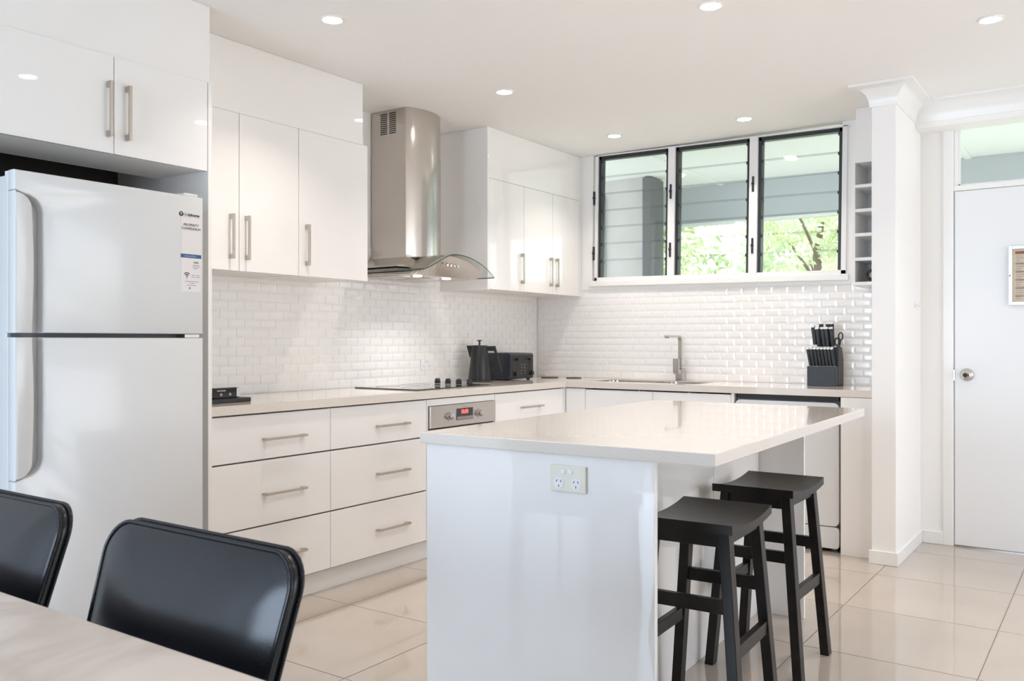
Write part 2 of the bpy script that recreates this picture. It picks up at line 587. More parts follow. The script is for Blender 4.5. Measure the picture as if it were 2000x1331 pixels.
# ---------------------------------------------------------------- window with louvres
win = struct('window_1', B(), 'alu')
bpy.data.objects.remove(win)
win = bpy.data.objects.new('window_1', None); COL.objects.link(win)
win['kind'] = 'structure'
cxw = (WX0+WX1)/2
win.location = (cxw, YB, 0); win.rotation_euler = (0, -TILT*-1 if False else -TILT, 0)
def wbx(x0, x1, y0, y1, z0, z1, **k):
    return bx(x0-cxw, x1-cxw, y0-YB, y1-YB, z0, z1, **k)
WT = 2.522
b = B()
def addw(x0, x1, y0, y1, z0, z1, **k): box(b, x0-cxw, x1-cxw, y0-YB, y1-YB, z0, z1, **k)
addw(WX0, WX0+.022, 5.565, 5.67, 1.597, WT-.012, bev=.002)
addw(WX1-.03, WX1, 5.565, 5.67, 1.597, WT-.012, bev=.002)
addw(WX0, WX1, 5.565, 5.67, 1.597, 1.625, bev=.002)
addw(WX0, WX1, 5.565, 5.67, WT-.020, WT-.012, bev=.002)
for u in ((-2.592, -2.540), (-2.018, -1.962)):
    addw(u[0], u[1], 5.562, 5.67, 1.60, WT-.012, bev=.003)
obj('window_frame', b, 'alu', win)
obj('window_sill', wbx(WX0-.03, WX1+.02, 5.548, 5.67, 1.560, 1.600, bev=.004), 'trim', win)
bays = [(-3.140, -2.592), (-2.540, -2.018), (-1.962, -1.437)]
NP = 7
PH = (2.500-1.625-.03)/NP
def pane_mesh(w):
    t = bmesh.new()
    bmesh.ops.create_cube(t, size=1)
    bmesh.ops.scale(t, vec=(w, .005, PH+.012), verts=t.verts)
    for f in t.faces:
        if abs(f.normal.y) < .5: f.material_index = 1
    me = bpy.data.meshes.new('louvre_pane'); t.to_mesh(me); t.free()
    me.materials.append(M['pane']); me.materials.append(M['glass_edge'])
    return me
for (a, c) in bays:
    b = B()
    box(b, a-cxw, a-cxw+.020, 0.0, .055, 1.625, 2.505, bev=.001)
    box(b, c-cxw-.020, c-cxw, 0.0, .055, 1.625, 2.505, bev=.001)
    box(b, a-cxw, c-cxw, .0, .05, 2.478, 2.505, bev=.001)
    for k in range(1, NP+1):      # clip ends on the galleries
        zc = 1.625+PH*k
        for xx_ in (a-cxw+.022, c-cxw-.022):
            box(b, xx_-.006, xx_+.006, .004, .03, zc-.012, zc+.006)
    obj('louvre_gallery', b, 'black_frame', win)
    me = pane_mesh(c-a-.044)
    for k in range(NP):
        o = bpy.data.objects.new('louvre_pane', me); COL.objects.link(o); o.parent = win
        o.location = ((a+c)/2-cxw, .026, 1.632+PH*(k+.5)); o.rotation_euler = (math.radians(-5), 0, 0)
    for zc in (1.80, 2.20):
        b = B()
        box(b, a-cxw-.034, a-cxw-.022, -.028, -.012, zc-.05, zc+.05, bev=.003)
        box(b, a-cxw-.036, a-cxw-.020, -.034, -.006, zc-.006, zc+.010, bev=.003)
        obj('louvre_lever', b, 'black_plastic', win)
# moulding strip under the window, on top of the tiles
b = B()
box(b, -3.27+2.29, NX0-.19+2.29, -.013, .0, 1.535, 1.580, bev=.003)
box(b, -3.27+2.29, WX0+2.29-.02, -.010, .0, 1.58, 2.515)
o = struct('trim_2', b, 'trim'); o.location = (-2.29, YB, 0); o.rotation_euler = (0, -TILT, 0)

# ---------------------------------------------------------------- door and transom
b = B()
box(b, DX0-.055, DX0, YB-.012, YB+.1, 0, 2.42, bev=.003)
box(b, DX0, DX0+.022, YB+.01, YB+.1, 0, 2.42, bev=.002)
box(b, DX0, DX1, YB-.006, YB+.1, 2.038, 2.068, bev=.003)
box(b, DX1, DX1+.055, YB-.012, YB+.1, 0, 2.42, bev=.003)
struct('trim_3', b, 'trim')
struct('threshold', bx(DX0, DX1, YB-.004, YB+.1, -.002, .006), 'steel')
d = struct('door_1', bx(DX0+.006, DX1-.004, YB-.002, YB+.036, .008, 2.034, bev=.002), principled('door_enamel', (.80, .81, .82), .35))
kb = B()
lathe(kb, [(0, 0), (.034, 0), (.036, .004), (.030, .010), (.014, .014), (.014, .030), (.026, .040), (.031, .052), (.029, .064), (.020, .070), (0, .071)], seg=28)
lathe(kb, [(0, .0712), (.012, .0712), (.012, .073), (0, .073)], seg=16, mat=1)
k = obj('door_knob', kb, ['chrome', 'ink'], d, smooth=True)
k.matrix_local = Matrix.Translation((-.722, YB-.002, .985)) @ Matrix.Rotation(PI/2, 4, 'X')
obj('latch_plate', bx(DX0+.0, DX0+.006, YB-.006, YB+.004, .95, 1.01), 'steel', d)
w2 = struct('window_2', bx(DX0+.022, DX1, YB+.025, YB+.031, 2.068, 2.42), 'pane')
fr = B()
box(fr, DX0+.022, DX0+.032, YB+.015, YB+.04, 2.068, 2.42); box(fr, DX0+.022, DX1, YB+.015, YB+.04, 2.068, 2.076)
obj('window_frame', fr, 'alu', w2)
# notice frame on the door
nf = thing('notice_frame', 'silver framed tan notice sheet hung on the white door', 'notice', (-.37, YB-.003, 1.54))
fr = B()
for a in ((-.145, -.125, -.165, .165), (.125, .145, -.165, .165)): box(fr, a[0], a[1], -.014, 0, a[2], a[3], bev=.002)
for a in ((-.126, .126, -.165, -.145), (-.126, .126, .145, .165)): box(fr, a[0], a[1], -.014, 0, a[2], a[3], bev=.002)
obj('frame', fr, 'silver_trim', nf)
obj('notice_sheet', bx(-.126, .126, -.004, -.001, -.146, .146), 'notice', nf)
pr = B()
box(pr, -.112, .112, -.0046, -.004, .118, .134)
for q in range(5): box(pr, -.112, .112, -.0046, -.004, .064-.045*q, .068-.045*q)
obj('printed_rules', pr, 'red_ink', nf)
pr = B()
for q in range(22):
    zq = .105 - q*.0112
    for s_ in range(4):
        wq = random.uniform(.02, .05)
        box(pr, -.108+s_*.056, -.108+s_*.056+wq, -.0045, -.004, zq, zq+.0035)
obj('printed_lines', pr, 'grey_ink', nf)
obj('screw', cyl(B(), (-.137, -.015, 0), .004, .003, 'Y', 12), 'ink', nf)

# ---------------------------------------------------------------- outside
ver = thing('veranda', 'white veranda ceiling with a deep grey edge beam outside the windows', 'veranda', (0, 7, 0))
def vobj(name, m, x0, x1, y0, y1, z0, z1, **k):
    return obj(name, bx(x0, x1, y0-7, y1-7, z0, z1, bev=.004), m, ver, **k)
vobj('soffit', 'veranda_white', -8, 6, YB+.12, 7.9, 2.60, 2.64)
vobj('edge_beam', 'veranda_beam', -8, 6, 7.6, 7.72, 2.245, 2.60)
vobj('edge_trim', 'veranda_white', -8, 6, 7.585, 7.60, 2.235, 2.262)
for q in range(7):
    vobj('soffit_batten', 'veranda_white', -7+q*2, -6.95+q*2, YB+.12, 7.6, 2.588, 2.60)
struct('wall_veranda', bx(-8, -3.40, 6.9, 7.1, -.15, 2.599), 'veranda_wall')
o = obj('veranda_post', bx(-3.399, -3.32, 6.86, 7.12, -.019, 2.587, bev=.004), 'dark_post')
tag(o, 'dark grey post at the end of the veranda wall outside', 'post')
struct('trim_4', bx(-3.86, -3.78, 6.87, 6.90, -.15, 2.46, bev=.003), 'veranda_beam')
struct('ground', bx(-30, 30, YB+.15, 40, -.45, -.15), 'lawn')
struct('paving', bx(-8, 6, YB+.12, 8.2, -.16, -.02), 'concrete')
struct('terrace', bx(-12, 12, -12, YF-.12, -.3, -.02), 'concrete')

def tree(loc, h, rad, nleaf, m, label, seed):
    rnd = random.Random(seed)
    t = thing('tree', label, 'tree', loc, 0, 'trees beyond the veranda')
    b = B()
    tube(b, [(0, 0, 0), (.08, .05, h*.3), (-.05, 0, h*.55), (.1, .05, h*.8)], [.09, .07, .05, .02], 8)
    for q in range(7):
        a = q*PI*2/7+rnd.random(); z0 = h*(.25+.07*q)
        tube(b, [(0, 0, z0), (math.cos(a)*rad*.4, math.sin(a)*rad*.4, z0+h*.12), (math.cos(a)*rad*.8, math.sin(a)*rad*.8, z0+h*.2)], [.025, .018, .006], 6)
    obj('trunk', b, 'bark', t, smooth=True)
    vs, fs = [], []
    cl = [(Vector((rnd.uniform(-1, 1)*rad, rnd.uniform(-1, 1)*rad*.8, h*rnd.uniform(.12, 1.0))), rnd.uniform(.25, .6)) for _ in range(46)]
    for i in range(nleaf):
        c, cr_ = cl[rnd.randrange(len(cl))]
        dv = Vector((rnd.gauss(0, 1), rnd.gauss(0, 1), rnd.gauss(0, .8))); dv.normalize()
        p = c + dv*cr_*rnd.uniform(.5, 1.0)
        n1 = Vector((rnd.gauss(0, 1), rnd.gauss(0, 1), rnd.gauss(0, 1))).normalized()
        n2 = n1.orthogonal().normalized()
        s = rnd.uniform(.05, .10)
        k = len(vs)
        vs += [p-n1*s, p+n2*s*.4+n1.cross(n2)*s*.15, p+n1*s, p-n2*s*.4+n1.cross(n2)*s*.15]
        fs += [(k, k+1, k+2), (k, k+2, k+3)]
    me = bpy.data.meshes.new('foliage'); me.from_pydata(vs, [], fs)
    link('foliage', me, m, t, kind='stuff')
specs = [(-8.4, 11.6, 4.6, 1.05, 'leaf', 'leafy pale green tree far left beyond the veranda'),
         (-5.7, 11.3, 4.2, 1.0, 'leaf_dark', 'darker green tree seen through the left part of the window'),
         (-3.2, 11.6, 4.4, .95, 'leaf', 'pale sunlit tree seen through the middle window bay'),
         (-.7, 11.3, 4.0, 1.0, 'leaf_dark', 'sunlit tree seen at the right side of the window view'),
         (-7.0, 15.0, 5.2, 1.5, 'leaf', 'tall pale tree in the back row, left in the window view'),
         (-3.4, 15.2, 5.5, 1.5, 'leaf', 'tall pale tree in the back row, right in the window view')]
for q, (x_, y_, h_, r_, m_, lb_) in enumerate(specs):
    tree((x_, y_, -.15), h_, r_, 5200, m_, lb_, 40+q)

# ---------------------------------------------------------------- handles
def handle_me(length, vertical=True):
    """square bar pull; local: bar along Z (vertical) or Y (horizontal); stands off along +X"""
    b = B(); w = .011; s = .030
    L = length/2
    box(b, s-.010, s, -w/2, w/2, -L, L, bev=.0012)
    for e in (-1, 1):
        box(b, 0, s-.002, -w/2, w/2, e*L-(.022 if e > 0 else 0), e*L+(.022 if e < 0 else 0), bev=.0012)
    bmesh.ops.recalc_face_normals(b, faces=b.faces)
    me = bpy.data.meshes.new('handle')
    if not vertical:
        bmesh.ops.transform(b, matrix=Matrix.Rotation(PI/2, 4, 'X'), verts=b.verts)
    b.to_mesh(me); b.free(); me.materials.append(M['nickel'])
    return me
HV = handle_me(.20, True)
HH = handle_me(.235, False)
def handle(parent, loc, me=HV, rz=0):
    o = bpy.data.objects.new('handle', me); COL.objects.link(o); o.parent = parent
    o.location = loc; o.rotation_euler = (0, 0, rz)
    o['label'] = 'satin nickel bar handle'
    return o

# ---------------------------------------------------------------- cupboards, left run
def door(parent, name, x, y0, y1, z0, z1, m='gloss', hd=None, hz=None, hm=HV, t=.018):
    d = obj(name, bx(x-t, x, y0+.0015, y1-.0015, z0+.0015, z1-.0015, bev=.0012), m, parent)
    if hd is not None: handle(d, (x, hd, hz), hm)
    return d
def drawer_unit(y0, y1, label):
    t = thing('drawer_cabinet', label, 'cabinet', (0, 0, 0), 0)
    obj('carcass', bx(XL+.02, FX-.022, y0+.001, y1-.001, .10, .862), 'gap', t)
    yc = (y0+y1)/2 + .015
    for (a, c, hz) in ((.664, .862, .752), (.378, .660, .513), (.108, .374, .232)):
        d = door(t, 'drawer', FX, y0, y1, a, c, hd=yc+(.05 if y0 < 2.5 else .06), hz=hz, hm=HH)
    obj('kickboard', bx(FX-.060, FX-.045, y0, y1, 0, .105), 'gloss', t)
    return t
drawer_unit(2.204, 2.897, 'white three-drawer base cabinet next to the fridge panel')
drawer_unit(2.897, 3.590, 'white three-drawer base cabinet left of the oven')
# oven housing
t = thing('oven_cabinet', 'white base cabinet housing the built-in oven under the cooktop', 'cabinet')
b = B()
box(b, XL+.02, FX-.02, 3.591, 3.606, .10, .862); box(b, XL+.02, FX-.02, 4.200, 4.214, .10, .862); box(b, XL+.02, XL+.03, 3.606, 4.200, .10, .862)
obj('carcass', b, 'gap', t)
obj('filler_rail', bx(FX-.018, FX, 3.592, 4.213, .826, .862, bev=.001), 'gloss', t)
obj('filler_panel', bx(FX-.018, FX, 3.592, 4.213, .108, .222, bev=.001), 'gloss', t)
obj('filler_stile', bx(FX-.018, FX, 3.592, 3.604, .222, .826, bev=.001), 'gloss', t)
obj('kickboard', bx(FX-.060, FX-.045, 3.59, 4.214, 0, .105), 'gloss', t)
t = thing('oven', 'built-in stainless oven with red clock and two knobs', 'oven', (0, 3.905, 0))
obj('body', bx(XL+.06, FX-.021, -.290, .290, .235, .82), 'gap', t)
pn = obj('control_panel', bx(FX-.02, FX+.014, -.297, .297, .705, .824, bev=.002), 'steel', t)
ox = FX+.014
obj('display', bx(ox, ox+.002, -.075, .075, .735, .800, bev=.0008), 'black_gloss', pn, label='black glass clock display')
text_mesh('18:58', .030, 'clock_digits', 'led', pn, face_px(ox+.0026, -.004, .780), .0012, 'red lit clock digits')
obj('button_strip', bx(ox+.002, ox+.003, -.070, .070, .738, .754), 'grey_ink', pn)
for yk in (-.135, .135):
    kb = B(); cyl(kb, (ox+.003, yk, .762), .024, .006, 'X', 28, bev=.001); cyl(kb, (ox+.014, yk, .762), .0185, .024, 'X', 28, bev=.002)
    box(kb, ox+.024, ox+.030, yk-.004, yk+.004, .746, .778, bev=.001)
    obj('knob', kb, 'chrome', t, autosmooth=35)
obj('printed_mark', bx(ox, ox+.0006, -.02, .02, .808, .812), 'grey_ink', pn)
dr = obj('oven_door', bx(FX-.02, FX+.012, -.297, .297, .235, .698, bev=.003), 'steel', t)
obj('door_glass', bx(FX+.012, FX+.014, -.24, .24, .29, .60, bev=.001), 'black_gloss', dr)
hb = B(); cyl(hb, (FX+.05, 0, .655), .009, .50, 'Y', 16); cyl(hb, (FX+.03, -.2, .655), .007, .04, 'X', 12); cyl(hb, (FX+.03, .2, .655), .007, .04, 'X', 12)
obj('door_handle', hb, 'steel', dr, autosmooth=40)
# cabinet right of the oven
t = thing('base_cabinet', 'white base cabinet right of the oven with one drawer over two doors', 'cabinet')
obj('carcass', bx(XL+.02, FX-.022, 4.216, 5.018, .10, .862), 'gap', t)
obj('corner_stile', bx(FX-.018, FX, 4.992, FY+.018, .108, .866, bev=.001), 'gloss', t)
door(t, 'drawer', FX, 4.216, 4.99, .664, .862, hd=4.60, hz=.765, hm=HH)
door(t, 'door', FX, 4.216, 4.60, .108, .660, hd=4.56, hz=.54)
door(t, 'door', FX, 4.60, 4.99, .108, .660, hd=4.64, hz=.54)
obj('kickboard', bx(FX-.060, FX-.045, 4.214, 5.06, 0, .105), 'gloss', t)
# back run
t = thing('sink_cabinet', 'white handleless sink cabinet on the window wall', 'cabinet')
obj('carcass', bx(-3.03, -1.906, FY+.022, YB-.02, .10, .700), 'gap', t)
obj('top_rail', bx(-3.03, -1.906, FY+.022, FY+.06, .80, .858), 'gap', t)
def bdoor(name, x0, x1, z0=.108, z1=.858, par=None):
    return obj(name, bx(x0+.0015, x1-.0015, FY, FY+.018, z0, z1, bev=.0012), 'gloss', par)
bdoor('corner_filler', -3.052, -2.903, par=t, z1=.862)
bdoor('door', -2.903, -2.415, par=t); bdoor('door', -2.415, -1.905, par=t)
obj('side_panel', bx(-1.904, -1.886, FY, YB-.02, 0, .866), 'gloss', t)
obj('kickboard', bx(-3.05, -1.906, FY+.045, FY+.06, 0, .105), 'gloss', t)
t = thing('dishwasher', 'white dishwasher under the bench below the knife block', 'dishwasher', (-1.58, FY, 0))
obj('body', bx(-.295, .292, .03, .53, .06, .84), 'seal', t)
dp = obj('door', prism(B(), rrect(-.297, .297, .145, .832, .03, 5), -.006, .03, 'XZ', bev=.002), 'fridge', t)
obj('plinth', prism(B(), rrect(-.297, .297, .020, .140, .02, 5), -.002, .02, 'XZ', bev=.002), 'fridge', t)
for sx in (-.26, .26): obj('foot', cyl(B(), (sx, .05, .01), .018, .02), 'seal', t)
obj('gap_shade_strip', bx(-.29, .29, .016, .03, .839, .866), 'ink', t)  # matt black strip standing in for the shaded gap under the worktop
o = obj('end_panel', bx(-1.268, NX0-.001, FY-.03, YB-.02, 0, .866, bev=.001), 'gloss')
tag(o, 'white filler panel between the dishwasher and the pillar', 'panel')

# ---------------------------------------------------------------- worktop (L) with sink and cooktop
SX0, SX1, SY0, SY1 = -2.94, -2.17, 5.12, 5.47
def slab(x0, x1, y0, y1): box(wbm, x0, x1, y0, y1, CT-.040, CT)
wbm = B()
slab(XL+.0035, FX+.012, 2.204, FY-.016)
slab(XL+.0035, SX0, FY-.016, YB-.0035)
slab(SX1, NX0-.0005, FY-.016, YB-.0035)
slab(SX0, SX1, FY-.016, SY0)
slab(SX0, SX1, SY1, YB-.0035)
o = obj('worktop', wbm, 'stone')
tag(o, 'cream stone worktop running in an L along both walls', 'worktop')
t = thing('sink', 'stainless undermount double sink below the window', 'sink')
b = B()
def basin(x0, x1, y0, y1, dz):
    t_ = bmesh.new()
    o0 = rrect(x0, x1, y0, y1, .05, 5); n = len(o0)
    r0 = [t_.verts.new((a, c, CT-.006)) for a, c in o0]
    r1 = [t_.verts.new((a, c, CT-dz+.02)) for a, c in rrect(x0+.006, x1-.006, y0+.006, y1-.006, .05, 5)]
    r2 = [t_.verts.new((a, c, CT-dz)) for a, c in rrect(x0+.03, x1-.03, y0+.03, y1-.03, .04, 5)]
    for a, c in ((r0, r1), (r1, r2)):
        for k in range(n): t_.faces.new([a[k], a[(k+1) % n], c[(k+1) % n], c[k]])
    t_.faces.new(r2)
    join(b, t_)
basin(SX0+.0015, -2.52, SY0+.0015, SY1-.0015, .20); basin(-2.50, SX1-.0015, SY0+.0015, SY1-.0015, .20)
box(b, -2.522, -2.498, SY0+.002, SY1-.002, CT-.03, CT-.012, bev=.004)
obj('bowls', b, 'steel', t, autosmooth=50)
for cx_ in (-2.73, -2.335): obj('drain', cyl(B(), (cx_, 5.3, CT-.199), .04, .004, seg=24, bev=.001), 'chrome', t)

t = thing('mixer_tap', 'tall square chrome mixer tap behind the sink', 'tap', (-2.455, 5.525, CT), 0)
b = B(); box(b, -.024, .024, -.024, .024, 0, .085, bev=.003); obj('tap_body', b, 'chrome', t)
b = B()
sp_pts = [(0, 0, .08), (0, 0, .27)] + [(0, -.03+.03*math.cos(a), .27+.03*math.sin(a)) for a in [PI/2*k/5 for k in range(1, 6)]] + [(0, -.225, .300)]
for p0, p1 in zip(sp_pts, sp_pts[1:]): bar(b, p0, p1, .024, .013, ref=(1, 0, 0))
obj('spout', b, 'chrome', t)
obj('aerator', bx(-.010, .010, -.222, -.196, .288, .295), 'seal', t)
b = B(); box(b, -.02, .02, -.062, -.024, .045, .078, bev=.002); box(b, -.019, .019, -.075, -.050, .055, .150, bev=.003)
obj('lever', b, 'chrome', t)

t = thing('cooktop', 'black glass cooktop with four knobs above the oven', 'cooktop', (0, 0, CT))
cp = [(-3.60, 3.60), (-3.60, 4.27), (-3.165, 4.27), (-3.13, 4.235), (-3.13, 3.635), (-3.165, 3.60)]
obj('glass', prism(B(), [(-3.60, 3.60), (-3.60, 4.27), (-3.13, 4.27), (-3.13, 3.60)], .0004, .006, 'XY', bev=.0015), 'black_gloss', t)
for cx_, cy_, r_ in ((-3.26, 3.75, .09), (-3.26, 3.99, .07), (-3.48, 3.75, .07), (-3.48, 3.99, .09)):
    b = B(); tube(b, [(cx_+r_*math.cos(2*PI*k/40), cy_+r_*math.sin(2*PI*k/40), .0062) for k in range(40)], .0007, 4, True)
    obj('hotplate_ring', b, 'grey_ink', t)
kp = B(); cyl(kp, (0, 0, .015), .019, .026, seg=24, r2=.017, bev=.002); box(kp, -.003, .003, -.018, .018, .028, .034, bev=.001)
kp0 = obj('knob', kp, 'black_plastic', t, autosmooth=35)
for q in range(4):
    o = kp0 if q == 0 else kp0.copy()
    if q: COL.objects.link(o)
    o.location = (-3.455+q*.083, 4.165, .006)

# ---------------------------------------------------------------- wall cupboards left
UX = -3.262
t = thing('wall_cabinet', 'white gloss wall cabinet with two doors next to the fridge cupboard', 'cabinet')
obj('carcass', bx(XL+.001, UX-.02, 2.204, 2.874, 1.497, 2.205), 'carcass', t)
door(t, 'door', UX, 2.204, 2.538, 1.492, 2.205, hd=2.482+.008, hz=1.645)
door(t, 'door', UX, 2.538, 2.886, 1.492, 2.205, hd=2.575, hz=1.645)
t = thing('wall_cabinet', 'white gloss wall cabinet with a single door beside the range hood', 'cabinet')
obj('carcass', bx(XL+.001, UX-.02, 2.888, 3.348, 1.497, 2.205), 'carcass', t)
door(t, 'door', UX, 2.886, 3.358, 1.492, 2.205, hd=2.932, hz=1.645)
o = obj('cabinet_bulkhead', bx(XL+.001, UX-.004, 2.204, 3.325, 2.2055, CZ-.001, bev=.001), 'gloss')
tag(o, 'white gloss infill above the wall cabinets left of the range hood', 'panel')
# wall cupboards by the window
t = thing('corner_wall_cabinet', 'white gloss wall cabinet in the corner with three doors right of the hood', 'cabinet')
cb = B(); box(cb, XL+.001, UX-.02, 4.44, YB-.001, 1.505, 2.205)
obj('carcass', cb, 'carcass', t)
obj('side_panel', bx(XL+.001, UX, 4.422, 4.44, 1.50, CZ-.001, bev=.001), 'gloss', t)
door(t, 'door', UX, 4.44, 4.83, 1.503, 2.205, hd=4.797, hz=1.655)
door(t, 'door', UX, 4.83, 5.19, 1.503, 2.205, hd=5.150, hz=1.655)
door(t, 'door', UX, 5.19, 5.545, 1.503, 2.205, hd=5.230, hz=1.655)
obj('end_filler', bx(UX-.018, UX, 5.547, YB-.001, 1.503, 2.205, bev=.001), 'gloss', t)
o = obj('cabinet_bulkhead', bx(XL+.001, UX-.001, 4.441, YB-.001, 2.2055, CZ-.001, bev=.001), 'gloss')
tag(o, 'white gloss infill above the corner wall cabinet', 'panel')

# ---------------------------------------------------------------- fridge alcove
EX = -3.0
o = obj('tall_panel', bx(XL+.001, EX, 2.184, 2.202, 0, 2.213, bev=.001), 'gloss')
tag(o, 'tall white gloss panel between the fridge and the drawers', 'panel')
t = thing('overhead_cabinet', 'white gloss two-door cupboard above the fridge', 'cabinet')
obj('carcass', bx(-3.34, EX-.02, 1.385, 2.182, 1.862, 2.213), 'carcass', t)
door(t, 'door', EX, 1.385, 1.785, 1.856, 2.213, hd=1.760, hz=2.014)
door(t, 'door', EX, 1.785, 2.182, 1.856, 2.213, hd=1.833, hz=2.012)
o = obj('cabinet_bulkhead', bx(XL+.001, EX-.012, .95, 2.200, 2.2135, CZ-.001, bev=.001), 'gloss')
tag(o, 'white gloss infill between the fridge cupboard and the ceiling', 'panel')
t = thing('overhead_cabinet', 'white gloss cupboard at the left picture edge beside the fridge cupboard', 'cabinet')
obj('carcass', bx(-3.34, EX-.02, .952, 1.383, 1.862, 2.213), 'carcass', t)
door(t, 'door', EX, .952, 1.383, 1.856, 2.213)
o = obj('tall_panel', bx(XL+.001, EX, .932, .950, 0, CZ-.001, bev=.001), 'gloss')
tag(o, 'tall white end panel of the fridge alcove left of the fridge', 'panel')
o = obj('alcove_back_panel', bx(XL+.0005, XL+.012, .952, 2.182, 0, 2.212), principled('alcove_shade_board', (.035, .03, .026), .8))  # near-black colour stands in for the shade of the recess
tag(o, 'board behind the fridge, coloured near black to stand for the shade in the recess', 'panel')

# ---------------------------------------------------------------- fridge
FR = -2.862
t = thing('fridge', 'white top-mount fridge freezer standing in the alcove', 'fridge', (0, 0, 0))
Y0, Y1 = 1.372, 2.062
obj('cabinet', bx(-3.56, FR-.072, Y0+.006, Y1-.004, .03, 1.712, bev=.008, seg=3), 'fridge', t)
obj('gasket', bx(FR-.075, FR-.055, Y0+.012, Y1-.012, .06, 1.70), 'seal', t)
for zz0, zz1, nm in ((1.204, 1.722, 'freezer_door'), (.06, 1.190, 'fridge_door')):
    # raised grip along the opening edge with a deep finger channel beside it
    if nm == 'freezer_door': za, zb, sg = zz0, 1.655, 1
    else: za, zb, sg = zz1, .735, -1
    def curve(yw, ze, r):
        return [(yw-r+r*math.cos(a), ze-sg*r*1.0+sg*r*1.0*math.sin(a)) for a in [PI/2*k/10 for k in range(11)]]
    yn = Y0+.090
    zf = zb+sg*.004
    out = [(yn, za)] + curve(yn, zf-sg*.012, .060) + [(Y0, zf), (Y0, zz1 if sg > 0 else zz0), (Y1, zz1 if sg > 0 else zz0), (Y1, za)]
    db = B(); prism(db, out, FR-.048, FR, 'YZ', bev=.007)
    d = obj(nm, db, 'fridge', t, autosmooth=40)
    obj('door_back', bx(FR-.068, FR-.046, Y0, Y1, zz0, zz1, bev=.003), 'fridge', d)
    go = [(Y0, za), (Y0+.052, za)] + [(Y0+.052+.006*math.sin(PI*k/8), za+(zb-sg*.045-za)*k/8) for k in range(1, 8)] + curve(Y0+.052, zb-sg*.004, .048) + [(Y0, zb)]
    gb = B(); prism(gb, go, FR-.047, FR+.002, 'YZ', bev=.003)
    obj('grip', gb, 'fridge', d, autosmooth=40)
obj('hinge_cover', bx(FR-.09, FR-.02, Y1-.07, Y1-.01, 1.7225, 1.735, bev=.003), 'fridge', t)
hg = obj('middle_hinge', bx(FR-.06, FR-.008, Y1-.075, Y1-.012, 1.1905, 1.2035, bev=.001), 'steel', t)
for yy_ in (Y0+.04, Y1-.04): obj('foot', cyl(B(), (FR-.12, yy_, .015), .02, .03), 'seal', t)

# stickers on the freezer door
sx = FR + .0006
t = thing('info_sticker', 'tall pale guest information sticker on the freezer door', 'sticker', (0, 0, 0))
obj('sheet', bx(sx-.0005, sx+.0002, 1.966, 2.050, 1.362, 1.640), 'paper', t)
obj('blue_band', bx(sx+.0002, sx+.0005, 1.964, 2.052, 1.489, 1.503), 'blue_ink', t)
s2 = sx+.0006
text_mesh('PROPERTY', .0135, 'heading', 'ink', t, face_px(s2, 2.008, 1.612))
text_mesh('COMPENDIUM', .0125, 'heading', 'ink', t, face_px(s2, 2.008, 1.598))
text_mesh('compendium', .010, 'band_text', 'white_dot', t, face_px(s2+.0002, 2.004, 1.496))
wf = B()
for r_ in (.019, .0125, .006):
    pts = arc(0, 0, r_, 48, 132, 10) + arc(0, 0, r_-.0032 if r_ > .006 else .001, 132, 48, 10)
    prism(wf, [(1.990+a, 1.4155+c) for a, c in pts], s2-.0002, s2+.0001, 'YZ')
prism(wf, [(1.990+a, 1.413+c) for a, c in arc(0, 0, .0016, 0, 324, 9)], s2-.0002, s2+.0001, 'YZ')
obj('wifi_symbol', wf, 'ink', t)
ln = B()
def dash(y0, y1, z, h=.0018): box(ln, s2-.0003, s2, y0, y1, z, z+h)
for y0_, y1_, z_ in ((2.016, 2.044, 1.462), (2.014, 2.048, 1.456), (2.018, 2.038, 1.450), (2.010, 2.024, 1.424), (2.028, 2.046, 1.424), (2.010, 2.024, 1.417), (2.028, 2.046, 1.417),
                  (1.982, 2.042, 1.400), (2.000, 2.024, 1.394), (1.990, 2.030, 1.386)):
    dash(y0_, y1_, z_)
obj('printed_lines', ln, 'grey_ink', t)
dk = B(); box(dk, s2-.0003, s2, 2.020, 2.040, 1.470, 1.476)
prism(dk, [(2.002+a, 1.376+c) for a, c in arc(0, 0, .004, 0, 330, 11)], s2-.0003, s2, 'YZ')
obj('printed_badge', dk, 'grey_ink', t)
t = thing('logo_decal', 'small round black logo with lettering above the sticker', 'sticker', (0, 0, 0))
lg = B(); prism(lg, [(1.966+a, 1.651+c) for a, c in arc(0, 0, .009, 0, 345, 23)], sx-.0003, sx, 'YZ')
obj('emblem', lg, 'ink', t)
text_mesh('Y', .013, 'emblem_letter', 'paper', t, face_px(sx+.0003, 1.966, 1.6505), .0005)
text_mesh('Oz.', .0145, 'lettering', 'grey_ink', t, face_px(sx, 1.986, 1.650))
text_mesh('byhome', .0150, 'lettering', 'ink', t, face_px(sx, 2.020, 1.650), .0004)

# ---------------------------------------------------------------- range hood
t = thing('range_hood', 'stainless chimney range hood with a curved glass canopy', 'range hood', (0, 3.93, 0))
CY0, CY1 = -.15, .165
def chim(z0, z1, off=0):
    b = B()
    f0 = -3.372-off; y0, y1 = CY0+off, CY1-off
    pts = [(XL+.0085, y0), (f0, y0)]
    pts += [(f0+.045*math.sin(PI*k/14)**.8, y0+(y1-y0)*k/14) for k in range(1, 14)] + [(f0, y1), (XL+.0085, y1)]
    prism(b, pts, z0, z1, 'XY')
    return b
obj('chimney', chim(1.665, 2.27), 'steel', t, autosmooth=25)
up = obj('chimney', chim(2.268, CZ-.001, .002), 'steel', t, autosmooth=25)
vb = B()
for s_ in (0, 1):
    for q in range(11):
        xv = -3.57+s_*.068
        box(vb, xv, xv+.052, CY0+.0005, CY0+.002, 2.385+q*.0115, 2.391+q*.0115)
vn = obj('vent_slots', vb, 'ink', up, kind='stuff', label='two columns of dark vent slots')
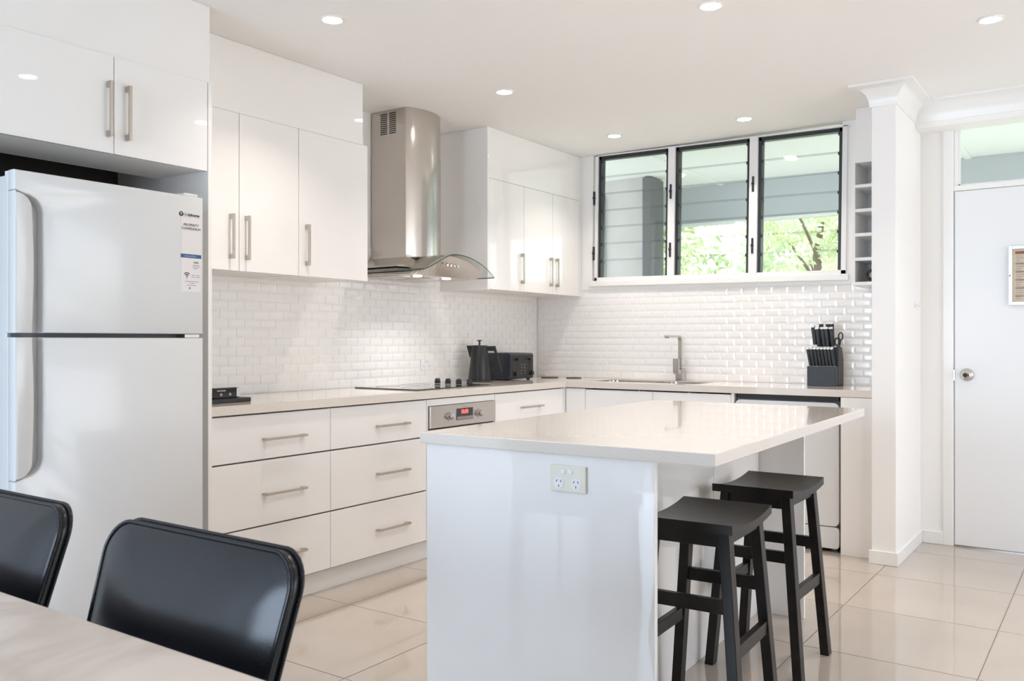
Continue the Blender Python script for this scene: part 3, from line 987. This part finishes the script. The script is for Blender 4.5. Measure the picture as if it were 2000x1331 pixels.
# collar
b = B()
def ring4(x1, y0, y1, z): return [b.verts.new(p) for p in ((XL+.0085, y0, z), (x1, y0, z), (x1, y1, z), (XL+.0085, y1, z))]
rr = [ring4(-3.27, -.33, .33, 1.590), ring4(-3.27, -.33, .33, 1.600), ring4(-3.355, CY0-.012, CY1+.012, 1.660), ring4(-3.355, CY0-.012, CY1+.012, 1.672)]
for a, c in zip(rr, rr[1:]):
    for k in range(4): b.faces.new([a[k], a[(k+1) % 4], c[(k+1) % 4], c[k]])
b.faces.new(rr[0]); b.faces.new(rr[-1])
obj('collar', b, 'steel', t)
# glass canopy: arched across its width, thin sheet, straight short wings
def arch(y):
    a = abs(y)
    if a > .35: return 1.566
    c = .5*(1+math.cos(PI*a/.35))
    return 1.566 + .098*c**.85
def arch_r(y):           # the long drooping far half
    a = y
    return 1.566 + .098*(1-(a/.44)**2)**.9 if a < .44 else 1.566
def az(y): 
    if y < 0:
        c = .5*(1+math.cos(PI*min(1, abs(y)/.32)))
        return 1.566+.105*c
    u = min(1, y/.44)
    return 1.566+.105*(1-u**1.9)
def xf(y):               # bowed front edge
    return -3.175 + .06*(1-(y/.45)**2)
b = B()
N = 36
top, bot = [], []
for q in range(N+1):
    y = -.455+.895*q/N
    z = az(y)
    rt = []
    for s_ in (0, 1):
        xb = XL+.02 if s_ == 0 else xf(y)
        rt.append((xb, y, z))
    top.append([b.verts.new((p[0], p[1], p[2]+.003)) for p in rt]); bot.append([b.verts.new((p[0], p[1], p[2]-.003)) for p in rt])
for q in range(N):
    b.faces.new([top[q][0], top[q][1], top[q+1][1], top[q+1][0]])
    b.faces.new([bot[q][0], bot[q+1][0], bot[q+1][1], bot[q][1]])
    f = b.faces.new([top[q][1], bot[q][1], bot[q+1][1], top[q+1][1]]); f.material_index = 1
    f = b.faces.new([top[q][0], top[q+1][0], bot[q+1][0], bot[q][0]]); f.material_index = 1
for q in (0, N):
    f = b.faces.new([top[q][0], top[q][1], bot[q][1], bot[q][0]]); f.material_index = 1
obj('glass_canopy', b, ['hood_glass', 'glass_edge'], t, label='curved clear glass visor with dark edge')
# steel lamp box under the glass
b = B()
tp, bt = [], []
Nb = 20
for q in range(Nb+1):
    y = -.30+.62*q/Nb
    bt.append([b.verts.new((XL+.02, y, 1.548)), b.verts.new((-3.215, y, 1.548))])
    zt = max(1.553, az(y)-.006)
    tp.append([b.verts.new((XL+.02, y, zt)), b.verts.new((-3.20+.03*(1-(y/.35)**2), y, zt))])
for q in range(Nb):
    b.faces.new([bt[q][0], bt[q][1], bt[q+1][1], bt[q+1][0]])
    b.faces.new([tp[q][0], tp[q+1][0], tp[q+1][1], tp[q][1]])
    b.faces.new([bt[q][1], tp[q][1], tp[q+1][1], bt[q+1][1]])
    b.faces.new([bt[q][0], bt[q+1][0], tp[q+1][0], tp[q][0]])
for q in (0, Nb): b.faces.new([bt[q][0], bt[q][1], tp[q][1], tp[q][0]])
bo = obj('lamp_box', b, 'steel', t)
for yy_ in (-.13, .13):
    cyb = B(); cyl(cyb, (-3.30, yy_, 1.546), .026, .004, seg=24)
    obj('hood_lamp', cyb, 'hoodlamp', bo, label='small lit round lamp')
fl = B()
for q in range(2): box(fl, -3.58, -3.345, -.24+q*.245, -.02+q*.245, 1.545, 1.548, bev=.001)
obj('grease_filter', fl, 'steel', bo)
for q in range(4):
    obj('button', cyl(B(), (-3.171-.002*q, -.02+.035*q, 1.612), .007, .006, 'X', 14), 'chrome', bo)

# ---------------------------------------------------------------- wine rack + bottle
RX0, RX1, RY0 = -1.278, NX0-.001, 5.27
t = thing('wine_rack', 'white five-pigeonhole wine rack fixed between window and pillar', 'wine rack')
b = B()
for z in (1.497, 1.637, 1.778, 1.918, 2.058, 2.203): pass
zc = [1.499, 1.639, 1.779, 1.919, 2.059, 2.203]
box(b, RX0, RX0+.020, RY0, YB-.013, 1.497, 2.222, bev=.001)
box(b, RX1-.030, RX1, RY0, YB-.013, 1.497, 2.222, bev=.001)
obj('side_panels', b, 'trim', t)
for z in zc: obj('shelf', bx(RX0+.020, RX1-.030, RY0+.001, YB-.02, z, z+.018), 'trim', t)
obj('back_panel', bx(RX0+.02, RX1-.03, YB-.02, YB-.013, 1.5, 2.22), 'trim', t)
o = obj('rack_infill', bx(-1.262, RX1, RY0+.03, YB-.001, 2.2225, CZ-.001, bev=.001), 'trim')
tag(o, 'white infill panel between the wine rack and the ceiling', 'panel')
t = thing('wine_bottle', 'dark wine bottle lying in the lowest hole of the wine rack', 'bottle', (-1.166, 5.285, 1.517+.038))
b = B(); lathe(b, [(0, .0), (.030, .0), (.037, .006), (.037, .18), (.030, .205), (.014, .225), (.0135, .268), (0, .270)], seg=24)
o = obj('glass', b, 'black_gloss', t, smooth=True); o.rotation_euler = (-PI/2, 0, 0)
o = obj('punt', cyl(B(), (0, -.0005, 0), .018, .002, 'Y', 20), 'grey_ink', t)

# ---------------------------------------------------------------- kettle
t = thing('kettle', 'matt black kettle with T-shaped lid knob beside the cooktop', 'kettle', (-3.485, 4.635, CT), HD)
b = B(); lathe(b, [(0, .012), (.0735, .012), (.0745, .022), (.0635, .12), (.0535, .236), (.050, .240), (0, .241)], seg=40)
bd = obj('body', b, 'black_plastic', t, autosmooth=40)
obj('power_base', cyl(B(), (0, 0, .006), .086, .012, seg=40, bev=.003), 'black_plastic', t)
b = B()
vs = [(-.049, -.020, .238), (-.049, .020, .238), (-.086, 0, .238), (-.060, -.010, .165), (-.060, .010, .165), (-.0655, 0, .155)]
v = [b.verts.new(p) for p in vs]
for f in ((0, 1, 2), (0, 2, 5, 3), (1, 4, 5, 2), (3, 5, 4), (0, 3, 4, 1)): b.faces.new([v[k] for k in f])
obj('spout', b, 'black_plastic', t)
b = B(); cyl(b, (0, 0, .256), .006, .030, seg=14); cyl(b, (0, 0, .272), .017, .007, seg=24, bev=.002)
obj('lid_knob', b, 'black_plastic', t, autosmooth=40)
b = B(); prism(b, [(.047, .235), (.105, .236), (.152, .062), (.136, .066), (.098, .198), (.092, .203), (.050, .203)], -.011, .011, 'XZ', bev=.003)
obj('handle', b, 'black_plastic', t)

# ---------------------------------------------------------------- toaster
t = thing('toaster', 'black four-slot toaster in the corner beside the kettle', 'toaster', (-3.52, 5.005, CT), 0)
TX = .125
b = B(); prism(b, rrect(-TX, TX, .007, .186, .018, 5), -.14, .14, 'XZ', bev=.004)
bdy = obj('body', b, principled('dark_toaster_enamel', (.03, .036, .048), .32, coat=.2), t, autosmooth=35)
fp = obj('front_panel', bx(TX-.001, TX+.004, -.128, .128, .012, .174, bev=.002), 'black_plastic', t)
for yy_ in (-.065, .082):
    sl = obj('lever_slot', bx(TX+.004, TX+.005, yy_-.003, yy_+.003, .06, .145), 'ink', t)
    obj('lever', bx(TX+.004, TX+.026, yy_-.018, yy_+.018, .136, .150, bev=.003), 'black_plastic', t)
for yy_ in (-.088, .105):
    obj('dial', cyl(B(), (TX+.012, yy_, .045), .015, .02, 'X', 20, bev=.002), 'black_plastic', t)
for yy_ in (-.016, .022):
    for q in range(4): obj('button', cyl(B(), (TX+.005, yy_, .045+.02*q), .0045, .004, 'X', 12), 'grey_ink', t)
sl = B()
for q in range(4): box(sl, -.10+.052*q, -.078+.052*q, -.11, .11, .185, .1868)
obj('bread_slots', sl, 'ink', t)
for yy_ in (-.11, .11):
    for xx_ in (-.09, .1): obj('foot', cyl(B(), (xx_, yy_, .0045), .012, .009, seg=14), 'black_plastic', t)

# mats beside the corner
for (x_, y_, r_, lb) in ((-3.42, 5.40, .062, 'thin dark round mat against the wall right of the toaster'), (-3.24, 5.44, .055, 'thin dark round mat in the corner, nearer the sink')):
    o = obj('round_mat', cyl(B(), (0, 0, .003), r_, .006, seg=32, bev=.001), principled('dark_mat', (.10, .085, .07), .6), autosmooth=40)
    o.location = (x_, y_, CT); tag(o, lb, 'mat')

# ---------------------------------------------------------------- knife block
KX, KY = -1.468, 5.335
t = thing('knife_block', 'charcoal two-tier knife block on the worktop near the pillar', 'knife block', (KX, KY, CT))
b = B(); prism(b, [(0, 0), (.052, 0), (.052, .118), (0, .118)], -.083, .083, 'YZ', bev=.003)
obj('front_tier', b, 'block', t)
b = B(); prism(b, [(.060, 0), (.185, 0), (.185, .16), (.150, .232), (.066, .232)], -.083, .083, 'YZ', bev=.003)
obj('rear_tier', b, 'block', t)
obj('plinth', bx(-.080, .080, .045, .070, 0, .10), 'black_plastic', t)
def knife(kind, loc, L, w, lean, label, grp):
    k = thing(kind, label, 'knife', loc, 0, grp)
    b = B()
    prism(b, [(-w*.5, 0), (w*.5, 0), (w*.55, L*.5), (w*.62, L-.012), (-w*.62, L-.012), (-w*.55, L*.5)], -w*.42, w*.42, 'XZ', bev=w*.18)
    obj('handle', b, 'black_plastic', k)
    obj('end_cap', bx(-w*.64, w*.64, -w*.46, w*.46, L-.013, L, bev=w*.2), 'cap_steel', k, label='polished steel butt cap')
    b = B(); box(b, -w*.45, w*.45, -w*.3, w*.3, -.006, .0)
    obj('bolster', b, 'cap_steel', k)
    k.rotation_euler = (math.radians(6), math.radians(lean), 0)
    return k
k0 = None
names1 = ['leftmost of the small steak knives in the front of the block', 'second small steak knife from the left in the front tier', 'third small steak knife from the left in the front tier', 'fourth small steak knife from the left in the front tier',
          'fifth small steak knife from the left in the front tier', 'sixth small steak knife from the left in the front tier', 'seventh small steak knife from the left in the front tier', 'rightmost of the small steak knives in the front tier']
for q in range(8):
    lo = (KX-.070+.020*q, KY+.026, CT+.120)
    if q == 0:
        k0 = knife('steak_knife', lo, .113, .0145, -7, names1[0], 'steak knives in the front tier')
    else:
        dup(k0, lo, None, names1[q], 'steak knives in the front tier').rotation_euler = k0.rotation_euler
names2 = ['leftmost big kitchen knife in the rear tier, tallest handle', 'second big kitchen knife from the left in the rear tier', 'middle big kitchen knife in the rear tier', 'fourth big kitchen knife from the left in the rear tier', 'rightmost big kitchen knife in the rear tier']
k0 = None
for q, (dx, dz) in enumerate(((-.062, .022), (-.035, 0), (-.008, 0), (.018, 0), (.043, 0))):
    lo = (KX+dx, KY+.085+(0 if q % 2 else .012), CT+.236+dz*.5)
    if q == 0:
        k0 = knife('kitchen_knife', lo, .118, .0195, -5, names2[0], 'large knives in the rear tier')
    else:
        dup(k0, lo, None, names2[q], 'large knives in the rear tier').rotation_euler = k0.rotation_euler
k0 = None
for q, dx in enumerate((-.028, .012, .034)):
    lo = (KX+dx, KY+.135, CT+.236)
    lb = ['left one of the three tall handles at the back of the block', 'middle one of the three tall handles at the back of the block', 'right one of the three tall handles at the back of the block'][q]
    if q == 0: k0 = knife('carving_knife', lo, .148, .020, -2, lb, 'tall knives at the back of the block')
    else: dup(k0, lo, None, lb, 'tall knives at the back of the block').rotation_euler = k0.rotation_euler
t = thing('kitchen_scissors', 'black kitchen scissors standing in the right side of the knife block', 'scissors', (KX+.073, KY+.11, CT+.235))
for s_, zz_ in ((-.010, .030), (.012, .062)):
    b = B(); tube(b, [(s_+.012*math.cos(2*PI*k/20), 0, zz_+.022*math.sin(2*PI*k/20)) for k in range(20)], .004, 6, True)
    tube(b, [(s_*.2, 0, -.01), (s_, 0, zz_-.022)], .0045, 6)
    obj('finger_loop', b, 'black_plastic', t, smooth=True)

# ---------------------------------------------------------------- modem on a dark tray
o = obj('black_tray', prism(B(), rrect(-3.55, -3.185, 2.215, 2.548, .012, 4), CT+.0003, CT+.019, 'XY', bev=.003), 'black_plastic')
tag(o, 'flat black case on the worktop next to the fridge panel', 'case')
t = thing('modem', 'black modem box lying on the flat black case', 'modem', (0, 0, CT+.0195))
obj('body', prism(B(), rrect(-3.50, -3.215, 2.22, 2.505, .008, 4), 0, .046, 'XY', bev=.003), 'black_gloss', t)
obj('end_cover', bx(-3.50, -3.2138, 2.487, 2.5065, .003, .044, bev=.002), 'silver_trim', t)
text_mesh('telstra', .012, 'print', 'white_dot', t, face_px(-3.2145, 2.345, .033), .0002) if False else None
ln = B()
for y0_, y1_, z_, h_ in ((2.300, 2.312, .024, .012), (2.318, 2.360, .028, .006), (2.385, 2.430, .031, .004)): box(ln, -3.2149, -3.2143, y0_, y1_, z_, z_+h_)
obj('printed_marks', ln, 'white_dot', t)
for yy_ in (2.405, 2.452): obj('button', cyl(B(), (-3.2145, yy_, .016), .007, .003, 'X', 16), 'grey_ink', t)

# ---------------------------------------------------------------- sockets
def socket(loc, rz, label, m='ivory', W=.118, H=.076):
    t = thing('power_socket', label, 'socket', loc, rz)
    obj('plate', bx(-W/2, W/2, -.009, 0, -H/2, H/2, bev=.0025), m, t)
    for e in (-1, 1):
        cx_ = e*.027
        cy_ = -.012
        ds = obj('outlet', cyl(B(), (cx_, -.0095, cy_), .0165, .002, 'Y', 24), 'white_plastic', t)
        sb = B()
        for dx, dz, an in ((-.0065, .005, -30), (.0065, .005, 30), (0, -.0085, 0)):
            box(sb, -.0010, .0010, -.0002, .0002, -.0036, .0036, matrix=Matrix.Translation((cx_+dx, -.0107, cy_+dz)) @ Matrix.Rotation(math.radians(-an if an else 0), 4, 'Y'))
        obj('pin_slots', sb, 'ink', ds)
        rk = obj('rocker', cyl(B(), (e*.0115-.002, -.010, .020), .0075, .005, 'Y', 20, bev=.001), 'white_plastic', t)
    return t
socket((-.822-.425, 2.060+.0195-.425*math.sin(math.radians(1.55)), .800), math.radians(1.55), 'ivory double power socket on the end of the island', 'ivory', .112, .073)
socket((XL+.0035, 4.28, 1.025), PI/2, 'white double power socket on the tiles behind the cooktop', 'white_plastic', .118, .072)

# ---------------------------------------------------------------- island
IR = math.radians(1.55)
IO = (-.822, 2.060, 0)          # near right corner of the slab; the island stands slightly askew
t = thing('island_bench', 'white gloss kitchen island base with panel ends', 'island', IO, IR)
IX0, IX1, IL = -.925, -.428, 1.735
obj('carcass', bx(IX0+.02, IX1-.018, .042, IL-.042, .10, .866), 'carcass', t)
obj('near_end_panel', bx(IX0, -.170, .020, .038, 0, .867, bev=.001), 'gloss', t)
obj('far_end_panel', bx(IX0, -.235, IL-.038, IL-.020, 0, .867, bev=.001), 'gloss', t)
nb = 3
for q in range(nb):
    L_ = IL-.080; a = .040+L_*q/nb
    obj('back_panel', bx(IX1-.018, IX1, a+.0015, a+L_/nb-.0015, 0, .867, bev=.0012), 'gloss', t)
for q in range(4):
    L_ = (IL-.08)/4; a = .040+L_*q
    d = obj('door', bx(IX0, IX0+.018, a+.0015, a+L_-.0015, .108, .864, bev=.0012), 'gloss', t)
    handle(d, (IX0, a+(.37 if q % 2 == 0 else .045), .74), rz=PI)
obj('kickboard', bx(IX0+.045, IX0+.06, .040, IL-.04, 0, .105), 'gloss', t)
o = obj('island_worktop', bx(-.937, 0, 0, IL, .8675, .900, bev=.002), 'stone')
o.location = IO; o.rotation_euler = (0, 0, IR)
tag(o, 'cream stone slab on top of the island, overhanging the stools', 'worktop')

# ---------------------------------------------------------------- stools
def make_stool(loc, label):
    t = thing('bar_stool', label, 'stool', loc, 0, 'black wooden bar stools')
    SZ = .662; w = .292; l = .378; th = .027
    # saddle seat: dips along Y
    b = B(); N = 14
    up_, lo_ = [], []
    for q in range(N+1):
        y = -l/2+l*q/N
        u = y/(l/2)
        zt = SZ - .018*(1-u*u)
        zb = SZ - th - .016*(1-u*u)
        up_.append((b.verts.new((-w/2, y, zt)), b.verts.new((w/2, y, zt))))
        lo_.append((b.verts.new((-w/2, y, zb)), b.verts.new((w/2, y, zb))))
    for q in range(N):
        b.faces.new([up_[q][0], up_[q][1], up_[q+1][1], up_[q+1][0]])
        b.faces.new([lo_[q][0], lo_[q+1][0], lo_[q+1][1], lo_[q][1]])
        b.faces.new([up_[q][1], lo_[q][1], lo_[q+1][1], up_[q+1][1]])
        b.faces.new([up_[q][0], up_[q+1][0], lo_[q+1][0], lo_[q][0]])
    for q in (0, N): b.faces.new([up_[q][0], up_[q][1], lo_[q][1], lo_[q][0]])
    es = [e for e in b.edges if len(e.link_faces) == 2 and e.calc_face_angle(0) > .8]
    bmesh.ops.bevel(b, geom=es, offset=.003, segments=2, affect='EDGES')
    obj('seat', b, 'black_wood', t, autosmooth=30)
    tx, ty, fx, fy = .110, .140, .160, .168
    zt = SZ-th-.004
    def P(sx, sy, z):
        f = 1-z/zt
        return Vector((sx*(tx+(fx-tx)*f), sy*(ty+(fy-ty)*f), z))
    for sx in (-1, 1):
        for sy in (-1, 1):
            b = B(); bar(b, P(sx, sy, 0), P(sx, sy, zt), .032, .042, cut=True, bev=.0025)
            obj('leg', b, 'black_wood', t)
    for sy in (-1, 1):
        z = .42 if sy < 0 else .42
        p0, p1 = P(-1, sy, z), P(1, sy, z)
        obj('stretcher', bar(B(), p0, p1, .022, .040, ref=(0, 1, 0), bev=.002), 'black_wood', t)
        p0, p1 = P(-1, sy, zt-.020), P(1, sy, zt-.020)
        obj('apron', bar(B(), p0, p1, .022, .046, ref=(0, 1, 0), bev=.002), 'black_wood', t)
    for sx in (-1, 1):
        z = .290
        obj('stretcher', bar(B(), P(sx, -1, z), P(sx, 1, z), .022, .040, ref=(1, 0, 0), bev=.002), 'black_wood', t)
        obj('apron', bar(B(), P(sx, -1, zt-.018), P(sx, 1, zt-.018), .020, .034, ref=(1, 0, 0), bev=.002), 'black_wood', t)
    return t
st = make_stool((-1.043, 2.538, 0), 'black wooden saddle-seat stool nearest the camera, half behind the island end')
st.rotation_euler = (0, 0, math.radians(2.2))
dup(st, (-1.072, 3.212, 0), 0, 'black wooden saddle-seat stool farther back, near the dishwasher')

# ---------------------------------------------------------------- dining table and chairs
t = thing('dining_table', 'pale marbled dining table in the bottom left foreground', 'table', (-1.42, .243, 0))
obj('tabletop', bx(-.95, .93, -.49, .49, .722, .75, bev=.004, seg=3), 'table', t)
fm = B()
for sx in (-1, 1): box(fm, sx*.86-.012, sx*.86+.012, -.41, .41, .66, .721)
for sy in (-1, 1): box(fm, -.86, .86, sy*.41-.012, sy*.41+.012, .66, .721)
obj('apron', fm, 'black_plastic', t)
for sx in (-1, 1):
    for sy in (-1, 1): obj('leg', bar(B(), (sx*.86, sy*.41, 0), (sx*.85, sy*.40, .72), .045, .045, bev=.003), 'black_plastic', t)

def cushion(bm, W, H, wb_, r, bulge, thick, mapf, mat=0, front=True):
    """padded panel with rounded top corners; a across, c up from 0 to H"""
    base = rrect(-W/2, W/2, 0, H, r, 8)
    cx0, cz0 = 0, H/2
    facs = [1, .975, .94, .88, .80, .70, .58, .45, .32, .2, .1]
    t_ = bmesh.new()
    def bl(f): return 1-f**3.6 if f < 1 else 0
    def pt(a, c, off):
        k = wb_ + (1-wb_)*(c/H)
        return mapf(a*k, c, off)
    fr_, bk_ = [], []
    for f in facs:
        fr_.append([t_.verts.new(pt(cx0+(a-cx0)*f, cz0+(c-cz0)*f, thick/2 + bulge*bl(f))) for a, c in base])
        bk_.append([t_.verts.new(pt(cx0+(a-cx0)*f, cz0+(c-cz0)*f, -thick/2 - bulge*.35*bl(f))) for a, c in base])
    n = len(base)
    for R in (fr_, bk_):
        for A_, C_ in zip(R, R[1:]):
            for k in range(n): t_.faces.new([A_[k], A_[(k+1) % n], C_[(k+1) % n], C_[k]])
        t_.faces.new(R[-1])
    for k in range(n): t_.faces.new([fr_[0][k], fr_[0][(k+1) % n], bk_[0][(k+1) % n], bk_[0][k]])
    join(bm, t_, mat)
    return [pt(a, c, thick/2) for a, c in base], [pt(a, c, -thick/2) for a, c in base]

def make_chair(loc, label):
    t = thing('dining_chair', label, 'chair', loc, 0, 'black dining chairs along the table')
    # local: faces -Y, origin under the backrest centre
    Hh, Z0 = .36, .500
    def mp(a, c, off):
        cur = .014*(1-(a/.25)**2)
        return Vector((a, -.085+.105*(c/Hh)+cur-.012 - off, Z0+c - .012*(a/.25)**2*(c/Hh)))
    b = B()
    f_, k_ = cushion(b, .505, Hh, .90, .055, .030, .022, mp)
    obj('backrest', b, 'leather', t, smooth=True)
    b = B(); tube(b, f_, .0042, 6, True); tube(b, k_, .0042, 6, True)
    obj('piping', b, 'leather', t, smooth=True)
    b = B()
    def ms(a, c, off): return Vector((a, -.46+c, .455+off))
    cushion(b, .47, .45, 1.0, .07, .018, .05, ms)
    obj('seat', b, 'leather', t, smooth=True)
    for sx in (-1, 1):
        obj('leg', tube(B(), [(sx*.19, -.40, .43), (sx*.21, -.43, 0)], [.014, .010], 10), 'black_plastic', t, smooth=True)
        obj('leg', tube(B(), [(sx*.19, -.06, .43), (sx*.21, .03, 0)], [.014, .010], 10), 'black_plastic', t, smooth=True)
        obj('back_bracket', tube(B(), [(sx*.15, -.10, .425), (sx*.15, -.03, .44), (sx*.15, -.035, .53)], .010, 8), 'black_plastic', t, smooth=True)
    return t
c1 = make_chair((-1.272, .905, 0), 'black vinyl dining chair in the centre of the foreground, nearer the island')
dup(c1, (-1.935, .905, 0), 0, 'black vinyl dining chair cut off by the left picture edge')

# ---------------------------------------------------------------- downlights
def make_lamp(loc, label):
    t = thing('downlight', label, 'light', loc, 0, 'recessed ceiling downlights')
    b = B()
    lathe(b, [(.040, -.0005), (.052, -.0005), (.052, -.004), (.044, -.006), (.040, -.004)], seg=32)
    obj('trim_ring', b, 'trim', t, autosmooth=40)
    obj('lens', cyl(B(), (0, 0, -.002), .0415, .004, seg=32), 'lamp', t)
    return t
lamps = [(-2.71, 2.58, 'downlight over the wall cabinets, top left of the ceiling'),
         (-1.352, 3.34, 'downlight over the island, top centre of the picture'),
         (-.448, 4.15, 'downlight nearest the pillar cornice, top right of the picture'),
         (-2.735, 3.86, 'downlight in front of the range hood'),
         (-1.875, 5.16, 'downlight nearest the window, right of its pair'),
         (-2.73, 5.10, 'downlight near the window and corner cabinet'),
         (-1.44, 2.25, 'ceiling downlight above the camera side of the island'),
         (-.35, 2.4, 'ceiling downlight right of the island above the walkway'),
         (.9, 4.2, 'ceiling downlight right of the front door'),
         ]
l0 = None
for (x_, y_, lb) in lamps:
    if l0 is None:
        l0 = make_lamp((x_, y_, CZ), lb)
    else:
        dup(l0, (x_, y_, CZ), 0, lb)
    light('downlight_beam', 'AREA', (x_, y_, CZ-.012), (0, 0, 0), 3.2, (1.0, .89, .79), shape='DISK', size=.075, spread=math.radians(110))
for yy_ in (3.80, 4.06):
    light('hood_beam', 'AREA', (-3.30, yy_, 1.540), (0, 0, 0), .9, (1.0, .96, .92), shape='DISK', size=.045, spread=math.radians(110))
